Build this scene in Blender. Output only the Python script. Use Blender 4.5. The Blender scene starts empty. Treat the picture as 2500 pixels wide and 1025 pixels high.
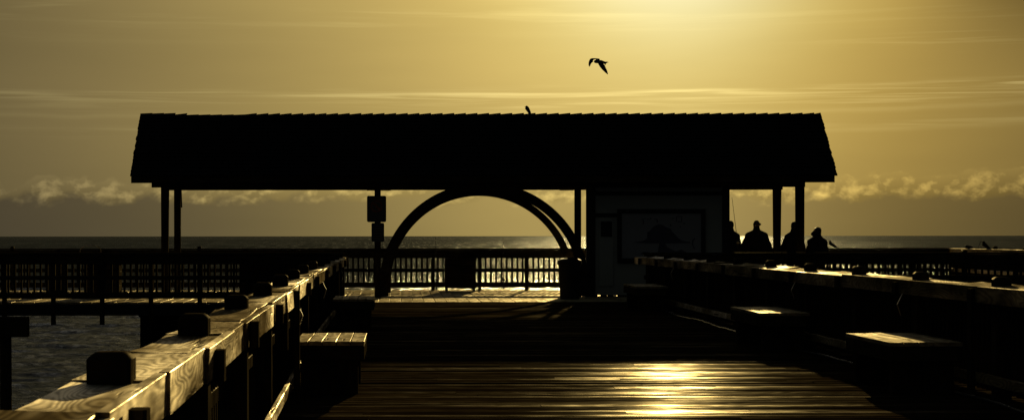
import bpy, math, random
import numpy as np
from mathutils import Vector
R = random.Random(7)
rad = math.radians
sc = bpy.context.scene
COL = sc.collection
EYE = 1.42
F = 4500.0
SUN_AZ, SUN_EL = 8.5, 10.3
SEA_Z = -5.0
EXPO = .75

# ------------------------------------------------------------------ node helper
class NT:
    def __init__(s, tree): s.t = tree; tree.nodes.clear()
    def n(s, typ, **kw):
        nd = s.t.nodes.new(typ)
        for k, v in kw.items(): setattr(nd, k, v)
        return nd
    def link(s, a, b): s.t.links.new(a, b)
    def put(s, sock, v):
        if isinstance(v, V): v = v.s
        if isinstance(v, bpy.types.NodeSocket): s.t.links.new(v, sock)
        else: sock.default_value = v
    def m(s, op, a, b=None, c=None, clamp=False):
        nd = s.n('ShaderNodeMath', operation=op, use_clamp=clamp)
        for i, v in enumerate((a, b, c)):
            if v is not None: s.put(nd.inputs[i], v)
        return V(s, nd.outputs[0])
    def xyz(s, x, y, z):
        nd = s.n('ShaderNodeCombineXYZ')
        for i, v in enumerate((x, y, z)): s.put(nd.inputs[i], v)
        return nd.outputs[0]
    def noise(s, vec, scale, detail=3, rough=.5, dist=0):
        nd = s.n('ShaderNodeTexNoise')
        s.put(nd.inputs['Vector'], vec)
        nd.inputs['Scale'].default_value = scale; nd.inputs['Detail'].default_value = detail
        nd.inputs['Roughness'].default_value = rough; nd.inputs['Distortion'].default_value = dist
        return V(s, nd.outputs['Fac'])
    def smooth(s, x, a, b, o0=0., o1=1.):
        nd = s.n('ShaderNodeMapRange', interpolation_type='SMOOTHSTEP')
        s.put(nd.inputs[0], x)
        for i, v in enumerate((a, b, o0, o1)): s.put(nd.inputs[i+1], v)
        return V(s, nd.outputs[0])
    def mixc(s, f, a, b, mode='MIX'):
        nd = s.n('ShaderNodeMix', data_type='RGBA', blend_type=mode)
        s.put(nd.inputs[0], f)
        for i, v in ((6, a), (7, b)):
            if isinstance(v, (tuple, list)) and len(v) == 3: v = (*v, 1)
            s.put(nd.inputs[i], v)
        return nd.outputs[2]
class V:
    def __init__(s, nt, sock): s.nt = nt; s.s = sock
    def __add__(s, o): return s.nt.m('ADD', s, o)
    __radd__ = __add__
    def __sub__(s, o): return s.nt.m('SUBTRACT', s, o)
    def __rsub__(s, o): return s.nt.m('SUBTRACT', o, s)
    def __mul__(s, o): return s.nt.m('MULTIPLY', s, o)
    __rmul__ = __mul__
    def __truediv__(s, o): return s.nt.m('DIVIDE', s, o)
    def exp(s): return s.nt.m('EXPONENT', s)

# ------------------------------------------------------------------ materials
def base_mat(name):
    m = bpy.data.materials.new(name); m.use_nodes = True
    nt = NT(m.node_tree)
    out = nt.n('ShaderNodeOutputMaterial'); b = nt.n('ShaderNodeBsdfPrincipled')
    nt.link(b.outputs[0], out.inputs[0])
    return m, nt, b

def wood(name, axis, c0, c1, rough=.42, bump=.5, ring=55., gl=.1, streak=.5, spread=.5, pboard=0.):
    """weathered timber: matt fibres with a thin, patchy worn gloss"""
    m = bpy.data.materials.new(name); m.use_nodes = True
    nt = NT(m.node_tree)
    out = nt.n('ShaderNodeOutputMaterial')
    tc = nt.n('ShaderNodeTexCoord'); g = nt.n('ShaderNodeNewGeometry')
    sep = nt.n('ShaderNodeSeparateXYZ'); nt.link(tc.outputs['Object'], sep.inputs[0])
    isl = V(nt, g.outputs['Random Per Island'])
    p = [V(nt, sep.outputs[i]) for i in range(3)]
    off = isl * 37.0
    L = lambda a, c, o=off: nt.xyz(*[(p[i] + o) * (a if i == axis else c) for i in range(3)])
    n1 = nt.noise(L(.75, 3.2), 1.0, 2, .45, .25)
    rings = nt.m('SINE', n1 * ring) * .5 + .5
    n2 = nt.noise(L(2.5, 60.), 1.0, 3, .6)
    n3 = nt.noise(L(1.2, 2.5), 1.0, 4, .6)
    n4 = nt.noise(L(3.2, 26.), 1.0, 5, .7)
    crack = nt.smooth(nt.noise(L(.9, 14.), 1., 4, .55), .62, .70)
    f = nt.m('MULTIPLY', rings, .55) + n2 * .45
    col = nt.mixc(f, c0, c1)
    col = nt.mixc(nt.smooth(n3, .3, .75), col, tuple(x * .8 for x in c0))
    col = nt.mixc(crack * .85, col, tuple(x * .12 for x in c0))
    hsv = nt.n('ShaderNodeHueSaturation'); nt.put(hsv.inputs['Value'], isl * .6 + .7); nt.put(hsv.inputs['Color'], col)
    h = rings * (.0016*55/ring) + n2 * .0014 + n3 * .0012 - crack * .006
    bp = nt.n('ShaderNodeBump'); bp.inputs['Strength'].default_value = bump; bp.inputs['Distance'].default_value = 1.0
    nt.put(bp.inputs['Height'], h)
    df = nt.n('ShaderNodeBsdfDiffuse'); nt.put(df.inputs['Color'], hsv.outputs[0]); df.inputs['Roughness'].default_value = .6
    nt.link(bp.outputs[0], df.inputs['Normal'])
    gs = nt.n('ShaderNodeBsdfGlossy'); nt.link(bp.outputs[0], gs.inputs['Normal'])
    gs.inputs['Color'].default_value = (1, .90, .70, 1)
    rg = (n2 - .5) * .16 + rough + (n3 - .5) * .25 + (isl - .5) * .12
    nt.put(gs.inputs['Roughness'], nt.m('MINIMUM', nt.m('MAXIMUM', rg, .10), .9))
    worn = nt.smooth(n4, .5 - spread*.35, .5 + spread*.35)
    k = (worn * streak + (1 - streak)) * (rings * .5 + .5) * (1 - crack * .8) * (nt.smooth(n3, .7, .3) * .7 + .3)
    if pboard:
        n5 = nt.noise(L(.30, 1.7, 0.), 1.0, 3, .6)
        k = k * (nt.m('POWER', isl, 2.5)*3.2*pboard + (1-pboard)) * nt.smooth(n5, .40, .62, .15, 1.6)
    mx = nt.n('ShaderNodeMixShader'); nt.put(mx.inputs[0], nt.m('MULTIPLY', k, gl, clamp=True))
    nt.link(df.outputs[0], mx.inputs[1]); nt.link(gs.outputs[0], mx.inputs[2]); nt.link(mx.outputs[0], out.inputs[0])
    return m

def plain(name, c, rough=.6, metal=0., nscale=12., var=.35, spec=.5, bump=.002):
    m, nt, b = base_mat(name)
    tc = nt.n('ShaderNodeTexCoord')
    n = nt.noise(tc.outputs['Object'], nscale, 5, .6)
    col = nt.mixc(n, tuple(x * (1 - var) for x in c), tuple(min(1, x * (1 + var)) for x in c))
    nt.put(b.inputs['Base Color'], col)
    nt.put(b.inputs['Roughness'], nt.m('ADD', (n - .5) * .3, rough, clamp=True))
    b.inputs['Metallic'].default_value = metal
    b.inputs['Specular IOR Level'].default_value = spec
    bp = nt.n('ShaderNodeBump'); bp.inputs['Distance'].default_value = bump; bp.inputs['Strength'].default_value = .6
    nt.put(bp.inputs['Height'], n); nt.link(bp.outputs[0], b.inputs['Normal'])
    return m

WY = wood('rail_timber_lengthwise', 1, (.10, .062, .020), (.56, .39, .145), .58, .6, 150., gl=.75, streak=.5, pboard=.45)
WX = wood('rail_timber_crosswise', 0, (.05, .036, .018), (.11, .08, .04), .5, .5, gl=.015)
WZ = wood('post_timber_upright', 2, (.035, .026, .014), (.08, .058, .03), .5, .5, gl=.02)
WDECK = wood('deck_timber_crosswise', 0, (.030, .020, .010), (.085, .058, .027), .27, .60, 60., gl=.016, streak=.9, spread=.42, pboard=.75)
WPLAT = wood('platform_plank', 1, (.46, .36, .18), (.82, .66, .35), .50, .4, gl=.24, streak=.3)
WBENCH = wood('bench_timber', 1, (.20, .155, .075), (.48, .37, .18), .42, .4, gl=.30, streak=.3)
SHING = plain('asphalt_shingle', (.020, .019, .018), .95, nscale=60, spec=.05)
PAINT = plain('pale_wall_paint', (.58, .54, .42), .8, nscale=3, var=.1, spec=.1)
TRIM = plain('dark_trim_paint', (.05, .05, .045), .85, nscale=6, spec=.1)
DARK = plain('dark_plastic', (.02, .02, .02), .7, spec=.15)
METAL = plain('dull_metal', (.35, .33, .30), .38, .9)
STEEL = plain('galvanised_steel', (.5, .48, .42), .35, 1.0)
SIGNW = plain('sign_face', (.12, .125, .115), .7, nscale=4, var=.06, spec=.1)
SIGNK = plain('sign_print_black', (.02, .02, .02), .6)
SIGNR = plain('sign_print_red', (.18, .03, .02), .6)
MURAL = plain('mural_sky_paint', (.46, .43, .40), .8, nscale=2, var=.12)
MURK = plain('mural_dark_paint', (.10, .10, .13), .8)
CONC = plain('stained_concrete', (.05, .046, .04), .95, nscale=5, spec=.05)
CLOTH = plain('dark_jacket_cloth', (.035, .033, .035), .95, nscale=30, spec=.1)
CLOTH2 = plain('brown_jacket_cloth', (.05, .04, .03), .95, nscale=30, spec=.1)
JEAN = plain('denim', (.03, .035, .05), .95, nscale=40, spec=.1)
SKIN = plain('skin', (.25, .15, .10), .6, nscale=20, var=.1)
FEATH = plain('dark_feathers', (.02, .018, .018), .8, nscale=60, spec=.2)
FEATH2 = plain('grey_feathers', (.12, .11, .10), .9, nscale=40, spec=.1)
HOSE = plain('glossy_hose_rubber', (.10, .09, .07), .22, spec=.8)

# ------------------------------------------------------------------ mesh builder
class MB:
    def __init__(s): s.v = []; s.f = []
    def add(s, vs, fs):
        k = len(s.v); s.v += [tuple(v) for v in vs]; s.f += [tuple(i + k for i in f) for f in fs]
    def box(s, x0, x1, y0, y1, z0, z1):
        s.add([(x0,y0,z0),(x1,y0,z0),(x1,y1,z0),(x0,y1,z0),(x0,y0,z1),(x1,y0,z1),(x1,y1,z1),(x0,y1,z1)],
              [(3,2,1,0),(4,5,6,7),(0,1,5,4),(1,2,6,5),(2,3,7,6),(3,0,4,7)])
    def board(s, p0, p1, w, t, up=(0,0,1), ch=.008, seg=1, wob=0., cup=0., zoff=None, rnd=R):
        """plank from p0 to p1 (centre line), w across, t along up; chamfered edges"""
        p0, p1, up = Vector(p0), Vector(p1), Vector(up).normalized()
        d = (p1 - p0).normalized(); side = d.cross(up).normalized(); up = side.cross(d).normalized()
        a, b = w/2, t/2
        cs = [(-a+ch,b),(-a*.33,b-cup),(a*.33,b-cup),(a-ch,b),(a,b-ch),(a,-b+ch),(a-ch,-b),(-a+ch,-b),(-a,-b+ch),(-a,b-ch)]
        n = len(cs); vs = []; fs = []
        for i in range(seg+1):
            u = i/seg; c = p0.lerp(p1, u)
            ow = rnd.uniform(-wob, wob); oz = rnd.uniform(-wob, wob)*.6
            if zoff: oz += zoff(u)
            for k, (q, r) in enumerate(cs):
                jq = rnd.uniform(-wob, wob)*.5
                vs.append(c + side*(q+ow+jq) + up*(r+oz))
        for i in range(seg):
            for k in range(n):
                fs.append((i*n+k, i*n+(k+1)%n, (i+1)*n+(k+1)%n, (i+1)*n+k))
        fs.append(tuple(range(n))[::-1]); fs.append(tuple(seg*n+k for k in range(n)))
        s.add(vs, fs)
    def tube(s, pts, r, n=8, r1=None):
        pts = [Vector(p) for p in pts]; vs = []; fs = []; m = len(pts)
        rs = r if isinstance(r, (list, tuple)) else [r + ((r1 if r1 is not None else r) - r)*i/(m-1) for i in range(m)]
        prev = None
        for i, p in enumerate(pts):
            d = (pts[min(i+1, m-1)] - pts[max(i-1, 0)]).normalized()
            u = d.cross(Vector((0,0,1)) if abs(d.z) < .9 else Vector((1,0,0))).normalized()
            if prev is not None:
                u = (prev - d*prev.dot(d)).normalized()
            prev = u; w = d.cross(u)
            for k in range(n):
                a = 2*math.pi*k/n
                vs.append(p + (u*math.cos(a) + w*math.sin(a))*rs[i])
        for i in range(m-1):
            for k in range(n):
                fs.append((i*n+k, i*n+(k+1)%n, (i+1)*n+(k+1)%n, (i+1)*n+k))
        fs.append(tuple(range(n))[::-1]); fs.append(tuple((m-1)*n+k for k in range(n)))
        s.add(vs, fs)
    def rings(s, rings, cap=True):
        n = len(rings[0]); vs = [p for r in rings for p in r]; fs = []
        for i in range(len(rings)-1):
            for k in range(n): fs.append((i*n+k, i*n+(k+1)%n, (i+1)*n+(k+1)%n, (i+1)*n+k))
        if cap: fs.append(tuple(range(n))[::-1]); fs.append(tuple((len(rings)-1)*n+k for k in range(n)))
        s.add(vs, fs)
    def cap(s, p0, p1, r0, r1, flat=(1,1), n=14):
        """tapered closed capsule; flat scales the two cross directions (side, depth)"""
        p0, p1 = Vector(p0), Vector(p1); d = p1-p0; L = d.length; d = d.normalized() if L > 1e-6 else Vector((0,0,1))
        ref = Vector((0,1,0)) if abs(d.y) < .9 else Vector((0,0,1))
        u = d.cross(ref).normalized(); w = d.cross(u).normalized()
        rg = []
        prof = []
        for i in range(1, 5):
            a = math.pi/2*(i/4.5); prof.append((-r0*math.cos(a), r0*math.sin(a)))
        prof += [(0, r0), (L*.5, (r0+r1)/2), (L, r1)]
        for i in range(4, 0, -1):
            a = math.pi/2*(i/4.5); prof.append((L+r1*math.cos(a), r1*math.sin(a)))
        for (h, r) in prof:
            rg.append([p0 + d*h + u*(math.cos(2*math.pi*k/n)*r*flat[0]) + w*(math.sin(2*math.pi*k/n)*r*flat[1]) for k in range(n)])
        s.rings(rg)
    def prism(s, outline, y0, y1):
        """outline in xz, extruded along y"""
        n = len(outline)
        vs = [(x, y0, z) for x, z in outline] + [(x, y1, z) for x, z in outline]
        fs = [tuple(range(n)), tuple(range(2*n-1, n-1, -1))] + [(k, k+n, (k+1)%n+n, (k+1)%n) for k in range(n)]
        s.add(vs, fs)
    def build(s, name, mat, parent=None, smooth=True, remesh=None, sm=None, origin=None):
        me = bpy.data.meshes.new(name)
        vs = s.v
        if origin: vs = [(v[0]-origin[0], v[1]-origin[1], v[2]-origin[2]) for v in vs]
        me.from_pydata(vs, [], s.f); me.update()
        import bmesh
        bm = bmesh.new(); bm.from_mesh(me); bmesh.ops.recalc_face_normals(bm, faces=bm.faces); bm.to_mesh(me); bm.free()
        me.materials.append(mat)
        if smooth:
            me.polygons.foreach_set('use_smooth', [True]*len(me.polygons))
            if not remesh: me.set_sharp_from_angle(angle=rad(32))
        o = bpy.data.objects.new(name, me); COL.objects.link(o)
        if origin: o.location = origin
        if parent: o.parent = parent
        if remesh:
            md = o.modifiers.new('remesh', 'REMESH'); md.mode = 'VOXEL'; md.voxel_size = remesh; md.use_smooth_shade = True
            if sm:
                m2 = o.modifiers.new('smooth', 'SMOOTH'); m2.iterations = sm; m2.factor = .5
        return o

def tag(o, label=None, cat=None, group=None, kind=None):
    for k, v in (('label', label), ('category', cat), ('group', group), ('kind', kind)):
        if v: o[k] = v
    return o
def thing(name, label, cat, loc=(0,0,0), group=None):
    o = bpy.data.objects.new(name, None); COL.objects.link(o); o.location = loc
    o.empty_display_size = .2
    return tag(o, label, cat, group)
def copy_tree(o, parent=None, new=None):
    c = o.copy(); COL.objects.link(c)
    if parent: c.parent = parent
    for ch in list(o.children): copy_tree(ch, c)
    return c

# ------------------------------------------------------------------ sea
def make_sea():
    xs = np.unique(np.concatenate([-np.geomspace(60, 40000, 22), np.arange(-60, 110, .42), np.geomspace(110, 40000, 20)]))
    ys = np.unique(np.concatenate([[-2000, -500, -120, -30, 10, 40], np.geomspace(55, 420, 520), np.geomspace(430, 60000, 46)]))
    X, Y = np.meshgrid(xs, ys)
    Z = np.zeros_like(X)
    rs = np.random.RandomState(3)
    for i in range(46):
        lam = 1.1 * (1.075 ** i) * rs.uniform(.9, 1.1)
        th = rs.normal(0.25, .55) + math.pi/2
        k = 2*math.pi/lam; ph = rs.uniform(0, 6.28)
        amp = .0095 * lam ** .72
        q = k*(X*math.cos(th) + Y*math.sin(th)) + ph
        fade = np.clip((lam*Y**0*260 - Y*0.55*1.0) / 120, 0, 1) if lam < 2 else 1
        Z += amp * fade * (1 - np.abs(np.sin(q/2)))*1.6 - amp*fade*.6
    env = np.clip((Y-45)/15, 0, 1) * np.clip((420-Y)/150, 0, 1) * np.clip((X+64)/10, 0, 1) * np.clip((110-X)/15, 0, 1)
    Z = SEA_Z + Z*env
    ny, nx = X.shape
    verts = np.stack([X, Y, Z], -1).reshape(-1, 3)
    idx = np.arange(ny*nx).reshape(ny, nx)
    faces = np.stack([idx[:-1,:-1], idx[:-1,1:], idx[1:,1:], idx[1:,:-1]], -1).reshape(-1, 4)
    me = bpy.data.meshes.new('sea')
    me.vertices.add(len(verts)); me.vertices.foreach_set('co', verts.astype(np.float32).ravel())
    me.loops.add(faces.size); me.loops.foreach_set('vertex_index', faces.astype(np.int32).ravel())
    me.polygons.add(len(faces)); me.polygons.foreach_set('loop_start', np.arange(0, faces.size, 4, dtype=np.int32))
    me.polygons.foreach_set('use_smooth', np.ones(len(faces), bool))
    me.update(calc_edges=True); me.validate()
    m, nt, b = base_mat('sea_water')
    g = nt.n('ShaderNodeNewGeometry'); sep = nt.n('ShaderNodeSeparateXYZ'); nt.link(g.outputs['Position'], sep.inputs[0])
    x, y = V(nt, sep.outputs[0]), V(nt, sep.outputs[1])
    lod = nt.m('MAXIMUM', y, 40.)
    # chop heights, then sparkle patches that get coarser with distance
    n1 = nt.noise(nt.xyz(x*.8, y*1.5, 0.), 1.6, 5, .62)
    n2 = nt.noise(nt.xyz(x*.35, y*.5, 3.), .5, 4, .6)
    n3 = nt.noise(nt.xyz(x*.05, y*.02, 8.), .25, 3, .6)
    gust = nt.noise(nt.xyz(x*.05, y*.004, 2.), 1., 4, .6)
    pa = nt.noise(nt.xyz(x*1.2, y*.95, 6.), 1., 4, .65)
    pb = nt.noise(nt.xyz(x*1.4, y*.13, 1.), 1., 3, .65)
    pc = nt.noise(nt.xyz(x*.75, y*.0065, 4.), 1., 2, .6)
    pd = nt.noise(nt.xyz(x*.30, y*.0017, 7.), 1., 2, .6)
    def mixf(a_, b_, f_): return a_*(1.0-f_) + b_*f_
    patch = mixf(mixf(mixf(pa, pb, nt.smooth(y, 120., 260.)), pc, nt.smooth(y, 600., 1000.)), pd, nt.smooth(y, 1800., 3600.))
    h = (n1*.26 + n2*.60)
    bp = nt.n('ShaderNodeBump'); bp.inputs['Strength'].default_value = 1; bp.inputs['Distance'].default_value = 1.0
    nt.put(bp.inputs['Height'], h)
    nt.t.nodes.remove(b)
    out = [q for q in nt.t.nodes if q.type == 'OUTPUT_MATERIAL'][0]
    df = nt.n('ShaderNodeBsdfDiffuse'); df.inputs['Color'].default_value = (.010, .013, .016, 1)
    gs = nt.n('ShaderNodeBsdfGlossy'); nt.link(bp.outputs[0], gs.inputs['Normal']); gs.inputs['Color'].default_value = (.84, .88, .93, 1)
    nt.put(gs.inputs['Roughness'], nt.smooth(lod, 60., 1500., .16, .32))
    fr = nt.n('ShaderNodeFresnel'); fr.inputs['IOR'].default_value = 1.333; nt.link(bp.outputs[0], fr.inputs['Normal'])
    fac = V(nt, fr.outputs[0])
    # steep little facets hide one another at grazing angles: less mirror; sparkle spots and near-to-far brightness are painted into it
    k = (nt.smooth(gust*.2 + patch*.8, .42, .70, .12, .46) + nt.smooth(patch, .56, .72, 0., 1.3)*nt.smooth(y, 150., 500.)) * nt.smooth(y, 100., 330., 3.0, .27)
    mx = nt.n('ShaderNodeMixShader'); nt.put(mx.inputs[0], nt.m('MULTIPLY', nt.m('MINIMUM', fac, .45), k, clamp=True))
    nt.link(df.outputs[0], mx.inputs[1]); nt.link(gs.outputs[0], mx.inputs[2]); nt.link(mx.outputs[0], out.inputs[0])
    me.materials.append(m)
    o = bpy.data.objects.new('sea', me); COL.objects.link(o); o['kind'] = 'structure'
make_sea()

# ------------------------------------------------------------------ decks
def XL(y): return -.653 - .0145*min(y, 22) - .0045*max(0, y-22)   # inner face of the left railing
XR = 5.10                                                          # inner face of the right railing
PEND = 39.7                                                        # where the pier meets the head platform
def make_deck():
    mb = MB(); y = 1.5
    while y < PEND-.1:
        w = .138
        x = XL(y) - .42; x1 = XR + .48
        cuts = sorted([R.uniform(x+1, x1-1)] if R.random() < .7 else [])
        tilt = R.gauss(.004, .020); z = R.gauss(0, .0022)
        for c in cuts + [x1]:
            dz = R.gauss(0, .0012)
            tt = tilt + R.gauss(0, .004)
            mb.board((x, y+w/2, -.02+z+dz), (c-.002, y+w/2, -.02+z+dz), w, .04, up=(0, math.sin(tt), math.cos(tt)), ch=.005, seg=6, wob=.0012, cup=R.uniform(-.0015, .003), rnd=R)
            x = c+.002
        y += w + R.uniform(.004, .009)
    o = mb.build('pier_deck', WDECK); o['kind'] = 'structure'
    mb = MB(); x = -13.0; i = 0
    while x < 14.7:
        w = .236
        tt = R.gauss(0, .01); z = R.gauss(0, .0015)
        mb.board((x+w/2, PEND+.02, -.02+z), (x+w/2, 48.35, -.02+z), w, .04, up=(math.sin(tt), 0, math.cos(tt)), ch=.002, seg=14, wob=.0012, rnd=R)
        x += w + .011
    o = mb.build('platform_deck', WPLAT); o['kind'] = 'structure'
    mb = MB()
    y = 3.0
    for x in (-.95, .1, 1.2, 2.3, 3.4, 4.5, 5.3):
        mb.box(x-.05, x+.05, 1.5, PEND, -.30, -.046)
    mb.box(-1.22, 5.46, 1.5, PEND-.1, -.52, -.302)
    o = mb.build('pier_joists', CONC, smooth=False); o['kind'] = 'structure'
    mb = MB()
    mb.box(-13.0, 14.7, PEND-.02, PEND+.10, -.285, -.046)
    mb.box(-13.0, 14.7, 48.2, 48.35, -.285, -.046)
    for x in np.arange(-12.8, 14.7, 1.1): mb.box(x-.05, x+.05, PEND+.102, 48.19, -.28, -.047)
    o = mb.build('platform_joists', TRIM, smooth=False); o['kind'] = 'structure'
make_deck()

# ------------------------------------------------------------------ railings
def post_mb(x, y, z0, z1, w=.14, ch=.022):
    mb = MB(); a = w/2
    prof = [(z0, a), (z1-ch, a), (z1-ch*.35, a-ch*.6), (z1, a-ch*1.1)]
    rg = []
    c = .012
    for z, r in prof:
        k = min(c, r*.3)
        rg.append([Vector((x+q, y+p, z)) for q, p in ((-r+k,-r),(r-k,-r),(r,-r+k),(r,r-k),(r-k,r),(-r+k,r),(-r,r-k),(-r,-r+k))])
    mb.rings(rg); return mb

def pickets(root, spots, zb, zt, near_first=True, w=.042):
    """spots: (x, y, axis) ; the first hundred become parts"""
    me = {}
    for i, (x, y) in enumerate(spots[:100]):
        if 'm' not in me:
            mb = MB(); mb.board((0,0,zb), (0,0,zt), w, w, up=(0,1,0), ch=.004)
            o = mb.build('picket', WZ, root); me['m'] = o
        else:
            o = me['m'].copy(); COL.objects.link(o); o.parent = root
        o.location = (x, y, 0)
    if len(spots) > 100:
        mb = MB()
        for x, y in spots[100:]: mb.board((x,y,zb), (x,y,zt), w, w, up=(0,1,0), ch=.004)
        o = mb.build('picket', WZ, root); o['kind'] = 'stuff'

def bracket(root, X, y, sgn, z0=.835, L=.22, out=.055, w=.018):
    mb = MB()
    for a, b in (((X, z0), (X+sgn*out, z0-L*.5)), ((X+sgn*out, z0-L*.5), (X+sgn*out*.35, z0-L))):
        mb.board((a[0], y, a[1]), (b[0], y, b[1]), w, .006, up=(sgn, 0, .4), ch=.001)
    mb.build('bracket', STEEL, root)

def pier_railing(label, side, Xf, post_ys, block_ys, y0, y1, bracket_ys, zt=.977):
    """side +1: railing stands to the right of the walkway"""
    s = side
    root = thing('pier_railing', label, 'railing', (Xf(y0)+s*.17, y0, 0))
    inv = lambda o: setattr(o, 'location', Vector(o.location) - root.location) or o
    def B(mb, n, m): return inv(mb.build(n, m, root))
    for y in post_ys:
        x = Xf(y) + s*.17
        B(post_mb(x, y, -.35, 1.068+R.uniform(-.014, .014)), 'post', WZ)
    ends = [y0] + list(post_ys) + [y1]
    for a, b in zip(ends[:-1], ends[1:]):
        if b-a < .2: continue
        # boards butt near each post and again part way along the bay
        q = a + (b-a)*R.uniform(.35, .6) if b-a > 1.5 else b
        for c, e in (((a, q), (q, b)) if q < b else ((a, b),)):
            mb = MB(); n = max(3, int((e-c)/.22)); lift = -R.uniform(.008, .020)
            bow = lambda u, k=R.uniform(.003, .012): k*(2*u-1)**2 - k*.5
            up = (R.gauss(0, .03) - (.10 if s > 0 else 0), 0, 1); rz = zt-.02+lift+(.015 if s > 0 else 0)
            mb.board((Xf(c+.004)+s*.172, c+.004, rz+R.gauss(0, .003)), (Xf(e-.004)+s*.172, e-.004, rz+R.gauss(0, .003)), .262+R.uniform(-.012, .006), .038, ch=.003, seg=n, wob=.0016, cup=R.uniform(-.002, .005), zoff=bow, up=up)
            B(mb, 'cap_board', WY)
    cut = sorted([y0] + [y+R.uniform(.05, .2) for y in post_ys] + [y-.30+R.uniform(-.1, .1) for y in block_ys if s < 0] + [y1])
    for a, b in zip(cut[:-1], cut[1:]):
        if b-a < .3: continue
        mb = MB(); j = R.uniform(-.014, .012); dz = R.uniform(-.014, .006)
        n = max(4, int((b-a)/.25))
        mb.board((Xf(a)+s*(.02+j), a+.006, zt-.075+dz), (Xf(b)+s*(.02+j+R.uniform(-.004, .004)), b, zt-.075+dz), .142, .038, up=(-s, 0, R.gauss(0, .04)), ch=.002, seg=n, wob=.001, cup=0)
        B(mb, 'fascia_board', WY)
    for y in block_ys:
        mb = MB(); x = Xf(y) - s*.028
        top = zt - R.uniform(.012, .03)
        mb.board((x, y, .0 if 14 < y < 17 else .825), (x, y, top), .09, .05, up=(s, 0, 0), ch=.009, seg=6, wob=.001)
        B(mb, 'baluster', WZ)
    mb = MB()
    for a, b in zip(cut[:-1], cut[1:]):
        if b-a < .3: continue
        mb.board((Xf(a)+s*.03, a+.004, .17), (Xf(b)+s*.03, b, .17), .09, .038, up=(-s, 0, 0), ch=.006, seg=8, wob=.002)
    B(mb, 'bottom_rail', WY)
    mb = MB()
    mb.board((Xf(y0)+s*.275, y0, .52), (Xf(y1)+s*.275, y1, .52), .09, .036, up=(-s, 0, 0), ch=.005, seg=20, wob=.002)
    B(mb, 'middle_rail', WZ)  # dark post timber; shade below the cap is put into the colour
    sp = []; y = y0+.1
    while y < y1: sp.append((Xf(y)+s*.24-root.location.x, y-root.location.y)); y += .135
    pickets(root, sp, .03, .93)
    for y in bracket_ys:
        bracket(root, Xf(y)-s*.002-root.location.x, y-root.location.y, -s)
    return root

lposts = [3.1, 5.85, 8.6, 11.3] + [14.05 + 2.75*k for k in range(10) if 14.05+2.75*k < 38.9]
pier_railing('long weathered railing running from the near foreground to the platform, its grain lit gold', -1, XL, lposts,
             [4.98, 7.6, 9.9, 12.65, 15.6, 18.6, 21.6, 25, 28.5, 32, 35.5], 2.0, 39.55, [16.2, 24.0, 33.0])
rposts = [13.6 + 2.48*k for k in range(11) if 13.6+2.48*k < 39]
pier_railing('long railing beside the three benches, dark faced with a sunlit cap', 1, lambda y: XR, rposts,
             [y+.22 for y in rposts], 11.0, 39.55, [18.6, 23.6, 34.0, 38.6])

def cross_railing(name, label, p0, p1, posts, zt=1.10, ext=0., zlow=0., solid=False):
    """straight railing p0-p1 with mid rail, bottom rail and square pickets"""
    p0, p1 = Vector(p0), Vector(p1); d = (p1-p0).normalized(); L = (p1-p0).length
    root = thing(name, label, 'railing', (p0.x, p0.y, 0))
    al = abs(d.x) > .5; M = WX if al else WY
    P = lambda t, off, z: (d.x*t + (0 if al else off), d.y*t + (off if al else 0), z)
    for t, top in posts:
        b = post_mb(*P(t, 0, 0)[:2], zlow, zt+top, w=.095, ch=.02); b.build('post', WZ, root)
    n = int(L/1.2)
    def bd(nm, z, w, t, off, up):
        mb = MB(); mb.board(P(0, off, z), P(L, off, z), w, t, up=up, ch=.005, seg=n, wob=.0025); mb.build(nm, M, root)
    face = (0,-1,0) if al else (-1,0,0)
    bd('cap_board', zt-.02, .24, .038, 0, (0,0,1))
    bd('fascia_board', zt-.150, .215, .036, -.068, face)
    bd('middle_rail', .53, .092, .036, -.068, face)
    bd('bottom_rail', .15, .135, .036, -.068, face)
    sp = []; t = .07
    while t < L: q = P(t, -.024 if al else -.024, 0); sp.append((q[0], q[1])); t += .1385
    mid = sorted(sp, key=lambda q: abs(p0.x+q[0]-1.5)) if al else sp
    pickets(root, mid, .09, .88, w=.044)
    return root

FX0 = -13.0
cross_railing('platform_railing', 'long railing across the seaward edge behind the pavilion arches', (FX0, 48.2, 0), (14.5, 48.2, 0),
              [(0.35 + 1.222*k + .14, (.06 if k in (2, 6, 22) else -.01)) for k in range(22)])
cross_railing('platform_railing', 'railing left of the pier with posts bolted down over the dark beam above open water', (-13.0, PEND-.05, 0), (XL(39)-.10, PEND-.05, 0),
              [(.35 + 1.05*k, -.01) for k in range(11)], zt=1.075, zlow=-.48)
cross_railing('platform_railing', 'railing between the person in the hood and the far right side railing', (XR+.2, PEND-.05, 0), (14.4, PEND-.05, 0),
              [(.3 + 1.1*k, (.05 if k == 6 else -.01)) for k in range(9)], zt=1.06)
cross_railing('platform_railing', 'side railing with raised post tops and sunlit cap where two dark birds sit', (14.5, PEND+.1, 0), (14.5, 48.1, 0),
              [(.6+2.15*k, .07) for k in range(4)], zt=1.09)

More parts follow.
